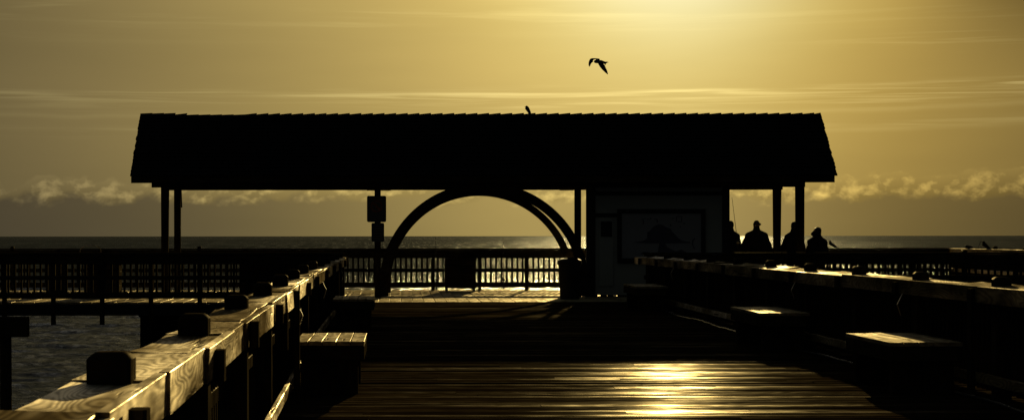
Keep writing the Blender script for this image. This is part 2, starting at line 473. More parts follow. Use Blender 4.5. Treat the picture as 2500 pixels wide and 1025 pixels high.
# ------------------------------------------------------------------ benches
def make_bench(X0, w, y0, L, mirror):
    root = thing('bench', 'x', 'bench', (X0, y0, 0), 'timber benches along the pier railings')
    mb = MB(); n = 5; bw = (w-.0)/n
    for k in range(n):
        mb2 = MB()
        mb2.board((bw*(k+.5), 0, .457), (bw*(k+.5), L, .457+R.uniform(-.002, .002)), bw-.008, .036, ch=.002, seg=6, wob=.0012, cup=R.uniform(-.001, .003), up=(R.gauss(0, .012), 0, 1))
        mb2.build('seat_plank', WBENCH, root)
    mb = MB()
    mb.board((.022, .02, .37), (.022, L-.02, .37), .13, .036, up=(-1,0,0), ch=.005, seg=5, wob=.001)
    mb.board((w-.022, .02, .37), (w-.022, L-.02, .37), .13, .036, up=(1,0,0), ch=.005)
    mb.board((.045, .03, .37), (w-.045, .03, .37), .13, .036, up=(0,-1,0), ch=.005)
    mb.board((.045, L-.03, .37), (w-.045, L-.03, .37), .13, .036, up=(0,1,0), ch=.005)
    mb.build('apron', WX, root)  # darker timber than the seat: the apron's shade is put into its colour
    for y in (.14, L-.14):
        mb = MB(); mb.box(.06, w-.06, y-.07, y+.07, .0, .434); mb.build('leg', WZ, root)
    return root
BY = [(-.93, .635, 16.55, 1.45, 'sunlit bench at the near left railing, its planks and dark knots bright'),
      (-.98, .63, 27.7, 1.5, 'bench further along the left railing in front of the sign post, top dim'),
      (4.36, .66, 16.35, 1.6, 'nearest bench of the right railing, front corner edge glinting'),
      (4.44, .62, 22.6, 2.0, 'middle bench of the three at the right railing'),
      (4.46, .6, 34.4, 2.0, 'dim farthest bench of the right railing, in front of the mural board')]
for i, (x, w, y, L, lab) in enumerate(BY):
    b = make_bench(x, w, y, L, False); b['label'] = lab

# ------------------------------------------------------------------ pavilion
PF, PB = 42.9, 45.4
def make_pavilion():
    root = thing('pavilion', 'long open pavilion with shingled gable roof, tall posts and round arches', 'pavilion')
    XA, XB = -6.14, 10.12
    yr, zr = 44.15, 4.30
    ye0, ye1, ze = 42.30, 46.0, 2.80
    def slope(y0, y1):
        mb = MB(); n = 17
        for i in range(n):
            u0, u1 = i/n, (i+1)/n
            ya, yb = y0+(yr-y0)*u0, y0+(yr-y0)*u1
            za, zb = ze+(zr-ze)*u0, ze+(zr-ze)*u1
            l, r = XA-R.uniform(0, .022)+.01*(1-u0), XB+.02+R.uniform(0, .022)-.05*(1-u0)
            k = 44; xs = [l + (r-l)*q/k for q in range(k+1)]
            for q in range(k):
                e = R.uniform(-.004, .004)
                a, b = xs[q]+.002, xs[q+1]-.002
                dn = (-.02 if y0 < yr else .02)
                vs = [(a, ya+dn, za+.028+e), (b, ya+dn, za+.028+e), (b, yb, zb+.012), (a, yb, zb+.012),
                      (a, ya+dn, za-.01), (b, ya+dn, za-.01), (b, yb, zb-.01), (a, yb, zb-.01)]
                mb.add(vs, [(0,1,2,3),(7,6,5,4),(0,4,5,1),(1,5,6,2),(2,6,7,3),(3,7,4,0)])
        return mb
    sm = slope(ye0, yr); s2 = slope(ye1, yr); sm.add(s2.v, s2.f)
    for s in (ye0+.03, ye1-.03):
        mb_ = sm
        vs = [(XA+.05, s, ze-.045), (XB-.10, s, ze-.045), (XB-.02, yr, zr-.02), (XA+.05, yr, zr-.02),
              (XA+.05, s, ze-.09), (XB-.10, s, ze-.09), (XB-.02, yr, zr-.075), (XA+.05, yr, zr-.075)]
        sm.add(vs, [(0,1,2,3),(7,6,5,4),(0,4,5,1),(1,5,6,2),(2,6,7,3),(3,7,4,0)])
    roof = sm.build('roof', SHING, root, smooth=False)
    # ridge caps, lapped wedges; some missing over one stretch
    mb = MB(); x = XA
    k = 0
    while x < XB-.05:
        w = .278
        miss = (-5.15 < x < -3.9)
        lo, hi = (.000, .012) if miss else (.010, .042)
        if x < -5.5: hi -= .0; lo = .035; hi = .048
        hw = .16
        a, b = x-.01, min(x+w, XB+.02)
        for sg in (-1, 1):
            vs = [(a, yr, zr+.02+lo), (b, yr, zr+.02+hi), (b, yr+sg*hw, zr-.11+hi), (a, yr+sg*hw, zr-.11+lo),
                  (a, yr, zr-.01), (b, yr, zr-.01), (b, yr+sg*hw, zr-.13), (a, yr+sg*hw, zr-.13)]
            mb.add(vs, [(0,1,2,3),(7,6,5,4),(0,4,5,1),(1,5,6,2),(2,6,7,3),(3,7,4,0)])
        x += w; k += 1
    mb.build('ridge_cap', SHING, roof, smooth=False)
    for y, s in ((ye0+.02, -1), (ye1-.02, 1)):
        mb = MB(); mb.board((XA+.03, y, 2.725), (XB-.08, y, 2.725), .17, .036, up=(0, s, 0), ch=.004, seg=14, wob=.002)
        mb.build('eave_board', WX, root)
    for xg in (XA+.16, XB-.14):
        mb = MB(); t = .02
        vs = [(xg-t, ye0+.1, ze-.08), (xg-t, ye1-.1, ze-.08), (xg-t, yr, zr-.10), (xg+t, ye0+.1, ze-.08), (xg+t, ye1-.1, ze-.08), (xg+t, yr, zr-.10)]
        mb.add(vs, [(0,1,2),(5,4,3),(0,3,4,1),(1,4,5,2),(2,5,3,0)]); mb.build('gable_wall', TRIM, root, smooth=False)
    for y in (PF, PB):
        mb = MB(); mb.board((-5.71, y, 2.63), (9.48, y, 2.63), .14, .16, up=(0,0,1), ch=.006, seg=10, wob=.003)
        mb.board((-5.69, y, 2.575), (-4.9, y, 2.575), .12, .05); mb.board((-.75, y-.001, 2.548), (-.16, y-.001, 2.548), .12, .02); mb.board((4.0, y, 2.548), (4.34, y, 2.548), .12, .02)
        mb.build('beam', WX, root)
    for x in (-5.6, -3.2, -.9, 1.3, 3.4, 5.6, 7.8, 9.36):
        mb = MB(); mb.board((x, ye0+.12, 2.75), (x, ye1-.12, 2.75), .09, .09, up=(0,0,1)); mb.build('tie_beam', WY, root)
    for x, y, wt, wb, lt in ((-5.41, PF, .185, .15, .0), (-.457, PF, .145, .145, 0), (4.20, PF, .15, .15, 0), (9.37, PF, .20, .18, 0),
                         (-5.415, PB, .165, .15, 0), (9.345, PB, .20, .155, 0)):
        mb = MB(); rg = []
        for i in range(9):
            u = i/8; z = .0 + 2.60*u; w = (wb + (wt-wb)*u**1.3)/2; c = .012
            dx = (wt-wb)*.5*u*(-.3 if x > 5 and y == PF else .35)
            rg.append([Vector((x+dx+q, y+p, z)) for q, p in ((-w+c,-.07),(w-c,-.07),(w,-.07+c),(w,.07-c),(w-c,.07),(-w+c,.07),(-w,.07-c),(-w,-.07+c))])
        mb.rings(rg); mb.build('post', WZ, root)
    # torn strip hanging by the rear left post
    mb = MB(); mb.prism([(-5.33, 2.56), (-5.30, 2.56), (-5.285, 2.12), (-5.315, 2.12)], PB-.10, PB-.08); mb.build('hanging_strip', WZ, root, smooth=False)
    for y in (PF+.01, PB+.01):
        mb = MB(); rg = []; cx, cz = 2.02, .214
        for i in range(73):
            a = -.085 + (math.pi+.17)*i/72
            if y > 44: ri, ro = 2.19, 2.36
            else: ri, ro = 2.235, 2.445
            c, s = math.cos(a), math.sin(a)
            rg.append([Vector((cx+c*r, y+dy, max(.0, cz+s*r))) for r, dy in ((ri,-.06),(ro,-.06),(ro,.06),(ri,.06))])
        mb.rings(rg); mb.build('arch', WX, root)
    mb = MB()
    mb.tube([(1.88, PF, 2.46), (1.88, PF, 2.50), (1.9, PF, 2.56)], .008, 5); mb.build('hook', METAL, root)
    return root
make_pavilion()

# ------------------------------------------------------------------ kiosk with mural
def make_kiosk():
    x0, x1, yf, yb = 4.43, 7.72, PF+.05, PF+.40
    root = thing('kiosk', 'pale panelled kiosk under the pavilion roof, standing on low skids', 'kiosk')
    mb = MB(); mb.box(x0, x1, yf, yb, .042, 2.62); body = mb.build('wall', PAINT, root, smooth=False)
    mb = MB()
    for a, b in ((x0-.02, x0+.24), (x0+.34, x0+.45), (x0+.5, x0+.6), (x0+.74, x1+.02)): mb.box(a, b, yf+.02, yb-.02, 0, .040)
    mb.build('skid', TRIM, root, smooth=False)
    mb = MB(); t = yf-.03
    mb.box(x0-.02, x0+.18, t, yf-.001, .042, 2.62)
    mb.box(x1-.15, x1+.02, t, yf-.001, .042, 2.62)
    mb.box(x0+.182, x1-.152, t+.004, yf-.001, 2.36, 2.45)
    mb.box(x0+.182, x0+1.30-.55, t+.004, yf-.001, 1.86, 1.95)
    mb.build('trim', TRIM, root, smooth=False)
    mb = MB(); mb.box(x0+.27, x0+.60, yf-.022, yf-.001, .25, 1.84); dr = mb.build('door', PAINT, root, smooth=False)
    mb = MB(); mb.box(x0+.31, x0+.57, yf-.030, yf-.0225, 1.40, 1.76); mb.build('notice', TRIM, dr, smooth=False)
    # mural board, hung on the wall
    m = thing('mural_board', 'framed mural with a dark hill shape over water on the kiosk wall', 'mural', (0, 0, 0))
    fx0, fx1, fz0, fz1 = 5.12, 7.17, .80, 2.04; fy = yf-.032
    mb = MB(); w = .10
    mb.box(fx0, fx1, fy-.04, fy, fz1-w, fz1); mb.box(fx0, fx1, fy-.04, fy, fz0, fz0+w)
    mb.box(fx0, fx0+w, fy-.041, fy, fz0+w, fz1-w); mb.box(fx1-w, fx1, fy-.041, fy, fz0+w, fz1-w)
    mb.build('frame', TRIM, m, smooth=False)
    mb = MB(); mb.box(fx0+w, fx1-w, fy-.02, fy+.004, fz0+w, fz1-w); pn = mb.build('picture_panel', MURAL, m, smooth=False)
    def px(x, y): return ((x-970)/104.0, EYE-(y-576)/104.0)
    def crop(pts): return [px(1500+x/7.32, 500+y/7.32) for x, y in pts]
    hill = crop([(300,672),(420,655),(490,640),(545,600),(550,490),(600,465),(650,400),(700,370),(760,352),(830,370),(880,405),(960,430),(985,480),(1050,540),(1090,590),(1160,640),(1300,665),(1320,685),(880,690),(560,690)])
    mb = MB(); mb.prism(hill, fy-.026, fy-.0205)
    sp = crop([(760,691),(860,691),(900,750),(980,800),(1060,830),(1160,800),(1240,850),(1240,880),(420,880),(480,840),(560,845),(640,860),(740,850),(745,780)])
    mb.prism(sp, fy-.0262, fy-.0205)
    mb.prism(crop([(1340,640),(1390,590),(1400,600),(1365,650),(1360,700),(1395,790),(1370,780),(1340,700)]), fy-.026, fy-.0205)
    # painted lettering strokes, too worn to read
    for (x, y, w_, h_) in ((450,255,30,14),(480,245,50,10),(470,270,16,80),(540,255,60,12),(600,230,18,30),(670,258,60,12),(715,270,22,50),(980,240,40,12),(1060,215,16,90),(1080,205,90,12),(1090,300,70,14),(1150,225,16,80),(950,350,26,36),(1130,380,16,30),(1180,330,44,14)):
        mb.prism(crop([(x,y),(x+w_,y),(x+w_,y+h_),(x,y+h_)]), fy-.024, fy-.0206)
    mb.build('painting', MURK, pn, smooth=False)
make_kiosk()

# ------------------------------------------------------------------ signs on the post
def rrect(x0, x1, z0, z1, r, n=5):
    pts = []
    for cx, cz, a0 in ((x1-r, z0+r, -90), (x1-r, z1-r, 0), (x0+r, z1-r, 90), (x0+r, z0+r, 180)):
        for i in range(n+1):
            a = rad(a0+90*i/n); pts.append((cx+r*math.cos(a), cz+r*math.sin(a)))
    return pts
def make_signs():
    s = 105.; y = PF-.076
    P = lambda x, yy: ((x-970)/s, EYE-(yy-576)/s)
    x0, z1 = P(896, 478); x1, z0 = P(943, 542)
    r = thing('prohibition_sign', 'larger square cornered sign with a struck out circle on the post beside the arch', 'sign', ((x0+x1)/2, y, z0))
    o = lambda mb, n, m: mb.build(n, m, r, smooth=False)
    def shift(mb): mb.v = [(a-r.location.x, b-r.location.y, c-r.location.z) for a, b, c in mb.v]; return mb
    mb = MB(); mb.prism(rrect(x0, x1, z0, z1, .04), y-.006, y); p = o(shift(mb), 'sign_face', SIGNW)
    mb = MB(); cx, cz = (x0+x1)/2, z1-.245; ro, ri = .135, .108
    n = 28
    for i in range(n):
        a, b = 2*math.pi*i/n, 2*math.pi*(i+1)/n
        mb.prism([(cx+ri*math.cos(a), cz+ri*math.sin(a)), (cx+ro*math.cos(a), cz+ro*math.sin(a)), (cx+ro*math.cos(b), cz+ro*math.sin(b)), (cx+ri*math.cos(b), cz+ri*math.sin(b))], y-.0085, y-.0062)
    q = .014
    mb.prism([(cx-.08-q, cz+.08-q), (cx-.08+q, cz+.08+q), (cx+.08+q, cz-.08+q), (cx+.08-q, cz-.08-q)], y-.0087, y-.0062)
    mb.v = [(a-r.location.x, b-r.location.y, c-r.location.z) for a, b, c in mb.v]; mb.build('pictogram', SIGNR, p, smooth=False)
    mb = MB(); mb.box(x0+.05, x1-.05, y-.0085, y-.0062, z1-.085, z1-.055)
    mb.prism([(cx-.02, cz-.07), (cx+.02, cz-.07), (cx+.03, cz+.05), (cx-.01, cz+.07)], y-.0083, y-.0062)
    mb.v = [(a-r.location.x, b-r.location.y, c-r.location.z) for a, b, c in mb.v]; mb.build('print', SIGNK, p, smooth=False)
    x0, z1 = P(907, 544); x1, z0 = P(938, 590)
    r2 = thing('notice_sign', 'small upright sign directly beneath the larger sign on the same post', 'sign', ((x0+x1)/2, y, z0))
    mb = MB(); mb.prism(rrect(x0-r2.location.x, x1-r2.location.x, 0, z1-z0, .03), -.006, 0); p = mb.build('sign_face', SIGNW, r2, smooth=False)
    mb = MB()
    for k in range(5):
        mb.box(-.08, .08-(k%2)*.03, -.0083, -.0062, .10+k*.06, .118+k*.06)
    mb.build('print', SIGNK, p, smooth=False)
make_signs()

# ------------------------------------------------------------------ bins, boxes, rods
def make_bin(x, y, r, h, label, name='trash_bin', cat='trash bin'):
    root = thing(name, label, cat, (x, y, 0)); n = 24
    ring = lambda rr, z: [Vector((rr*math.cos(2*math.pi*k/n), rr*math.sin(2*math.pi*k/n), z)) for k in range(n)]
    mb = MB(); mb.rings([ring(r*.80, 0), ring(r*.84, h*.3), ring(r*.93, h*.85)]); mb.build('body', DARK, root)
    mb = MB(); mb.rings([ring(r*1.0, h*.855), ring(r*1.02, h*.9), ring(r*.98, h*.96), ring(r*.7, h)]); lid = mb.build('lid', DARK, root)
    mb = MB(); mb.board((-.12, 0, h+.012), (.12, 0, h+.012), .04, .02); mb.build('handle', DARK, lid)
    return root
make_bin(3.88, 41.5, .27, .91, 'round lidded trash bin at the foot of the arch beside the kiosk')
make_bin(-8.05, 43.6, .27, .96, 'lidded bin behind the railing left of the pier, nearer the open water end')

def crate(name, label, cat, x0, x1, y0, y1, z0, z1, legs=True, mat=None):
    root = thing(name, label, cat, ((x0+x1)/2, y0, 0)); a = (x1-x0)/2; d = y1-y0; m = mat or WX
    mb = MB(); nb = 4
    for k in range(nb):
        h = (z1-.03-z0)/nb
        for yy in (.02, d-.02):
            mb.board((-a+.02, yy, z0+h*(k+.5)), (a-.02, yy, z0+h*(k+.5)), h-.002, .03, up=(0,-1,0), ch=.003)
        for xx in (-a+.017, a-.017):
            mb.board((xx, .037, z0+h*(k+.5)), (xx, d-.037, z0+h*(k+.5)), h-.002, .03, up=(-1,0,0), ch=.003)
    mb.build('side_panel', m, root)
    mb = MB(); mb.board((-a-.02, d/2, z1-.015), (a+.02, d/2, z1-.015), d+.05, .03, ch=.005); mb.build('lid', m, root)
    if legs:
        for xx in (-a+.05, a-.05):
            for yy in (.06, d-.06):
                mb = MB(); mb.box(xx-.03, xx+.03, yy-.03, yy+.03, 0, z0+.01); mb.build('leg', WZ, root)
    return root
crate('bait_box', 'closed wooden box on short legs against the sea railing under the arch', 'box', 1.22, 2.02, 47.35, 47.95, .08, .845)
crate('cleaning_station', 'wide boarded fish cleaning station behind the railing left of the pier', 'counter', -3.42, -1.55, 40.3, 41.0, .10, .93)
crate('storage_box', 'tall dark storage chest under the hoop net behind the railing', 'chest', -7.25, -6.45, 42.6, 43.2, .12, .80)

def rod(label, base, tip, r0=.011, r1=.004, bend=.0, reel=True):
    base, tip = Vector(base), Vector(tip)
    root = thing('fishing_rod', label, 'fishing rod', base)
    d = tip-base
    pts = [d*t + Vector((bend*math.sin(t*math.pi*.5)**2, 0, 0))*t for t in [i/12 for i in range(13)]]
    mb = MB(); mb.tube(pts, r0*.8, 8, r1); mb.build('blank', DARK, root)
    mb = MB(); mb.tube([d*0, d*.06, d*.15, d*.24], [r0*1.4, r0*1.8, r0*1.5, r0*1.1], 8); mb.build('handle', DARK, root)
    if reel:
        c = d*.2; mb = MB(); mb.tube([c+Vector((-.03, -.05, 0)), c+Vector((.03, -.05, 0))], .03, 12); mb.tube([c, c+Vector((0, -.05, 0))], .008, 6); mb.build('reel', METAL, root)
    mb = MB()
    for t in (.4, .55, .7, .83, .93): 
        c = d*t; mb.tube([c+Vector((0, -.004, 0)), c+Vector((.004, -.022, 0))], .006, 6)
    mb.build('line_guide', METAL, root)
    return root
def at(x, y, Y): return ((x-970)*Y/F, Y, EYE-(y-576)*Y/F)
rod('upright fishing rod leaning on the sea railing, left of the box under the arch', at(1066, 708, 47.6), at(1063, 577, 47.9))
rod('upright fishing rod leaning on the sea railing, right of the box under the arch', at(1229, 708, 47.6), at(1228, 579, 47.9))
rod('tall slanting fishing rod held by the person half hidden by the kiosk', at(1804, 620, 46.95), at(1787, 482, 46.6), .011, .004)
rod('pale short fishing rod tilted against the side railing between two dark birds', at(2381, 625, 46.5), at(2394, 590, 46.7), .010, .006, reel=False)

def hoop_net():
    c = at(221, 612, 41.2); r = thing('hoop_net', 'thin bent hoop of a landing net sticking above the railing over open water', 'net', c)
    mb = MB(); pts = [(.235*math.cos(a), 0, .135*math.sin(a)**1.0) for a in [math.pi*i/20 for i in range(21)]]
    pts = [(pts[0][0]+.0, 0, -.30)] + pts + [(pts[-1][0], 0, -.30)]
    mb.tube(pts, .008, 8); mb.build('hoop', METAL, r)
    mb = MB()
    for k in range(9):
        x = -.2+.05*k; mb.tube([(x, 0, -.02), (x*.5, .03, -.28)], .002, 4)
    mb.build('netting', DARK, r)
    return r
hoop_net()

# hose along the foot of the right railing
def hose():
    mb = MB(); rr = random.Random(5); pts = []
    y = 12.0
    while y < 34.5:
        pts.append((4.985+.035*math.sin(y*1.3)+rr.uniform(-.012, .012), y, .014 + .010*max(0, math.sin(y*2.1)))); y += .22
    mb.tube(pts, .013, 8)
    o = mb.build('hose', HOSE); tag(o, 'thin glossy hose lying along the deck at the foot of the right railing', 'hose')
    rr = random.Random(8)
    grp = 'small bottles glinting beside the hose'
hose()

# ------------------------------------------------------------------ piles
def pile(x, y, r, label, z1=-.285, extra=None, group='round timber piles of the platform'):
    root = thing('pile', label, 'pile', (x, y, SEA_Z-.5), group)
    mb = MB(); h = z1-(SEA_Z-.5); mb.tube([(0,0,0), (.01,0,h*.5), (0,0,h)], [r*1.05, r, r*.97], 14); mb.build('shaft', WZ, root)
    if extra: extra(root, h)
    return root
def cap_ex(root, h):
    mb = MB(); mb.board((-1.6, -.12, h-.18), (.50, -.12, h-.18), .42, .30, up=(0,-1,0), ch=.02)
    mb.build('pile_cap', WX, root)
    mb = MB(); mb.board((-.07, -.15, h-.5), (.42, -.15, h-.05), .10, .10, up=(0,-1,0)); mb.build('knee_brace', WX, root)
pile(-8.27, 38.9, .125, 'round pile with a heavy timber cap at the picture edge, rising from open water', z1=-.30, extra=cap_ex)
for x, lab in ((-3.2, 'pile behind the concrete support, third from the open water'),):
    pass
mb = MB(); mb.box(-5.75, -1.3, 41.2, 43.2, SEA_Z-.6, -.33)
for k in range(6): mb.box(-5.78, -1.28, 41.17, 43.23, -.33-.78*k-.05, -.33-.78*k-.02)
o = mb.build('support_pier', CONC, smooth=False); tag(o, 'massive dark concrete support under the platform left of the walkway', 'support')

# ------------------------------------------------------------------ people
def hand(mb, wrist, dirv, side):
    """palm, four bent fingers and a thumb closing over the rail"""
    w = Vector(wrist); d = Vector(dirv).normalized(); up = Vector((0,0,1)); s = d.cross(up).normalized()*side
    mb.cap(w, w+d*.075, .030, .034, (1, .55), 10)
    for i, (o, L) in enumerate(((-.028, .068), (-.010, .076), (.009, .072), (.027, .056))):
        a = w+d*.085+s*o; b = a+d*L*.5-up*.004; c = b+d*L*.28-up*.025
        mb.cap(a, b, .0095, .009, n=8); mb.cap(b, c, .009, .0075, n=8)
    a = w+d*.025-s*.028; b = a+d*.030-s*.022-up*.006; c = b+d*.026-s*.006-up*.018
    mb.cap(a, b, .012, .010, n=8); mb.cap(b, c, .010, .008, n=8)

def person(label, X, Y, top, lean=.0, girth=1., headx=0., headw=1., hat=None, shoulder=1.557, elbows=.31, turn=0., hood=False, jm=CLOTH):
    root = thing('person', label, 'person', (X, Y, 0))
    sc_ = top/1.81
    g = girth
    body = MB(); jk = MB(); tr = MB()
    hz = top-.115; hx = headx
    # head: skull, jaw, nose, ears (seen from behind)
    body.cap((hx, .00, hz+.015), (hx, .0, hz+.03), .088*headw, .084*headw, (.93, 1.10), 18)
    body.cap((hx, .015, hz-.05), (hx, .03, hz-.085), .078, .066, (.98, 1.05), 14)
    body.cap((hx, .105, hz-.005), (hx, .118, hz-.028), .012, .015, n=8)
    for s in (-1, 1): body.cap((hx+s*.078, .0, hz+.005), (hx+s*.078, .005, hz-.03), .018, .012, (.45, 1), 8)
    sh = shoulder*sc_
    body.cap((hx*.6, -.0, sh-.03), (hx, .01, hz-.07), .062, .055, n=14)
    pel = .94*sc_
    body.cap((0, -.02, pel), (hx*.4, -.0, sh-.17), .135, .115, (1.0, .70), 16)
    for s in (-1, 1):
        hipx = s*.09
        body.cap((hipx, 0, pel-.03), (s*.11, .03, .50*sc_), .082, .058); body.cap((s*.11, .03, .50*sc_), (s*.12, .0, .10), .056, .038)
        body.cap((s*.12, -.04, .045), (s*.135, .13, .035), .045, .038, (1, .8))
        shp = Vector((s*.172*g+hx*.4, .0, sh-.150)); el = Vector((s*elbows, .05, 1.13*sc_)); wr = Vector((s*.17, .26, 1.115))
        body.cap(shp+Vector((-s*.01, 0, -.02)), el, .050, .042); body.cap(el, wr, .040, .028)
        hand(body, wr, (-s*.25, .9, -.05), s)
        jk.cap(shp, el+Vector((-s*.0, 0, 0)), .082*g, .078*g); jk.cap(el, wr-Vector((0, .03, 0)), .070*g, .050)
        jk.cap(Vector((hx*.6+s*.03, 0, sh-.035)), shp+Vector((0, 0, -.0)), .066, .096*g)
        tr.cap((hipx, 0, pel), (s*.11, .03, .50*sc_), .098, .075); tr.cap((s*.11, .03, .50*sc_), (s*.12, 0, .14), .074, .062)
    tr.cap((-.04, 0, pel), (.04, 0, pel), .135, .135, (1, 1))
    jk.cap((0, -.02, .86*sc_), (hx*.3, -.03, 1.12*sc_), .185*g, .20*g, (1.12, .80), 20)
    jk.cap((hx*.3, -.03, 1.12*sc_), (hx*.5, -.015, sh-.23), .20*g, .165*g, (1.12, .80), 20)
    jk.cap((hx*.6, -.01, sh-.05), (hx*.95, .0, sh+.05), .105, .084, (1.0, 1.0), 16)      # collar
    b = body.build('body', SKIN, root, remesh=.0075, sm=2)
    jk.build('jacket', jm, root, remesh=.016, sm=6)
    tr.build('trousers', JEAN, root, remesh=.016, sm=4)
    if hood:
        mb = MB()
        mb.cap((hx+.01, -.01, hz-.03), (hx+.03, -.02, hz+.045), .105, .088, (.98, 1.05), 16)
        mb.cap((hx+.03, -.02, hz+.045), (hx+.055, -.02, hz+.098), .072, .022, (.9, 1), 14)
        mb.cap((hx-.02, .02, hz+.0), (hx-.095, .05, hz-.045), .085, .050, (.9, .9), 14)
        mb.cap((hx+.0, .0, hz-.10), (0, 0, hz-.17), .11, .14, (1, .9), 14)
        mb.build('hood', jm, root, remesh=.012, sm=3)
    elif hat:
        mb = MB()
        mb.cap((hx, .0, hz+.035), (hx, .0, hz+.042), .092*headw, .078*headw, (.97, 1.10), 18)
        if hat == 'cap':
            mb.cap((hx+.06, .05, hz+.032), (hx+.122, .11, hz+.012), .045, .030, (1, .22), 12)
        else:
            mb.cap((hx, 0, hz-.0), (hx, 0, hz+.03), .096*headw, .094*headw, (.95, 1.08), 18)
        mb.build('cap' if hat == 'cap' else 'knit_hat', jm, root, remesh=.009, sm=1)
    else:
        mb = MB(); mb.cap((hx, -.012, hz+.0), (hx, -.008, hz+.038), .090*headw, .086*headw, (.97, 1.06), 18)
        mb.build('hair', DARK, root, remesh=.01, sm=1)
    return root
pX = lambda x, Y: (x-970)*Y/F
person('person partly hidden by the kiosk corner, standing next to the slanting rod', pX(1783, 47.1), 47.1, 1.80, hat='knit', elbows=.24, girth=.95)
person('broad person in a peaked cap and bulky jacket standing at the railing beside the kiosk', pX(1847, 47.0), 47.0, 1.81, hat='cap', girth=1.12, elbows=.325, shoulder=1.56, jm=CLOTH2)
person('person half behind the pavilion corner post, bare headed, in a dark coat', pX(1937, 47.1), 47.1, 1.775, girth=.92, elbows=.26, headw=.98, headx=0.02)
person('person in a pointed hood hunched over the railing, outside the pavilion posts', pX(1996, 47.1), 47.1, 1.625, girth=1.0, elbows=.22, headx=-.02, hood=True, shoulder=1.56)

# ------------------------------------------------------------------ birds
def perched(label, x, y, Y, L=.22, face=-1, pitch=38, tail=.5, hunch=False, tz=.75, fat=1.):
    """face -1 looks toward -x; (x,y) the pixel of its feet; pitch of the body above level"""
    p = Vector(at(x, y, Y)); root = thing('perched_bird', label, 'bird', p)
    a = rad(pitch); d = Vector((face*math.cos(a), 0, math.sin(a)))     # toward the breast/head
    leg = L*.20
    c = Vector((0, 0, leg+L*.16))
    mb = MB()
    b0 = c - d*L*.26; b1 = c + d*L*.22
    mb.cap(b0, b1, L*.105*fat, L*.155*fat, (1, .95), 14)
    hd = b1 + Vector((face*L*.04, 0, L*(.02 if hunch else .17)))
    mb.cap(b1+d*L*.04, hd, L*.10, L*.085, n=12)
    mb.cap(hd, hd+Vector((face*L*.03, 0, 0)), L*.09, L*.07, n=12)
    mb.build('body', FEATH, root, remesh=L*.022, sm=3)
    mb = MB(); bd = Vector((face*1.0, 0, -.12))
    mb.tube([hd+Vector((face*L*.08, 0, 0)), hd+Vector((face*L*.16, 0, -.012*L)), hd+Vector((face*L*.24, 0, -.05*L))], [L*.035, L*.022, L*.004], 8)
    mb.build('beak', DARK, root)
    t0 = b0 + d*L*.03; td = -d.copy(); td.z *= tz
    mb = MB(); mb.board(t0, t0+td*L*tail*.6, L*.09, L*.03, up=(0,0,1), ch=.001); mb.board(t0+td*L*tail*.5, t0+td*L*tail*1.05, L*.13, L*.022, up=(0,0,1), ch=.001)
    mb.build('tail', FEATH, root)
    for s in (-1, 1):
        mb = MB(); w0 = b1+Vector((0, s*L*.10, .02*L)); w1 = b0+Vector((0, s*L*.075, .0))-d*L*.12
        mb.cap(w0, w1, L*.075, L*.02, (.9, .35), 10); mb.build('wing', FEATH, root)
        mb = MB(); mb.tube([c+Vector((0, s*L*.05, -L*.1)), (0.0, s*L*.05, .004)], L*.018, 6)
        for q in (-.5, 0, .5): mb.tube([(0, s*L*.05, .004), (face*L*.09, s*L*.05+q*L*.08, .003)], L*.010, 5)
        mb.build('leg', DARK, root)
    return root
perched('small dark bird perched on the roof ridge', 1290, 279, 44.15, L=.25, pitch=60, tail=.58, tz=.40, fat=1.3)
perched('dark bird on the railing just beside the hooded person', 2033, 608.5, 48.15, L=.30, pitch=32, tail=.75)
perched('hunched dark bird on the side railing with its head down', 2366, 612.5, 46.6, L=.26, pitch=8, tail=.6, hunch=True)
perched('upright slender dark bird on the side railing, tail hanging', 2408, 614, 45.6, L=.34, pitch=42, tail=.62)

def gull():
    Y = 36.0; s = F/Y
    root = thing('gull', 'bird in flight above the roof with wings swept down', 'bird', at(1468, 152, Y))
    o = root.location
    P = lambda x, y, dy=0.: (Vector(((1250+x/5.127-970)/s, Y+dy, EYE-(100+y/5.127-576)/s)) - o)
    mb = MB()
    mb.cap(P(1050, 262), P(1120, 268), .034, .036, (1, 1), 14); mb.cap(P(1120, 268), P(1170, 280), .036, .022, n=12)
    mb.cap(P(1160, 278), P(1188, 273), .017, .016, n=12)
    mb.cap(P(1060, 258), P(1035, 268), .030, .014, n=10)
    mb.build('body', FEATH2, root, remesh=.006, sm=3)
    mb = MB(); mb.tube([P(1190, 269), P(1205, 272), P(1210, 279)], [.008, .005, .0015], 8); mb.build('beak', DARK, root)
    mb = MB(); mb.cap(P(1165, 285), P(1172, 303), .014, .006, n=8); mb.build('foot', DARK, root)
    def plate(nm, pts, y0, y1, th=.010):
        mb = MB(); n = len(pts); a = []; b = []
        cx = sum(p[0] for p in pts)/n; cy = sum(p[1] for p in pts)/n
        for i, (x, y) in enumerate(pts):
            u = i/(n-1); dy = y0 + (y1-y0)*abs((x-pts[0][0])+(y-pts[0][1]))/400.
            a.append(P(x, y, dy-th/2)); b.append(P(x, y, dy+th/2))
        mb.add(a+b, [tuple(range(n)), tuple(range(2*n-1, n-1, -1))] + [(k, k+n, (k+1)%n+n, (k+1)%n) for k in range(n)])
        mb.build(nm, FEATH2, root, smooth=False)
    plate('wing', [(1100,232),(1080,227),(1040,226),(1000,226),(975,234),(962,255),(955,285),(956,310),(966,332),(976,322),(985,298),(1000,278),(1016,268),(1010,256),(1022,244),(1045,236),(1050,242),(1030,254),(1022,266),(1045,275),(1090,262)], -.02, -.28)
    plate('wing', [(1080,262),(1085,290),(1110,325),(1140,355),(1180,388),(1216,412),(1220,405),(1205,365),(1185,330),(1170,300),(1150,285),(1120,258)], .03, .30)
    return root
gull()

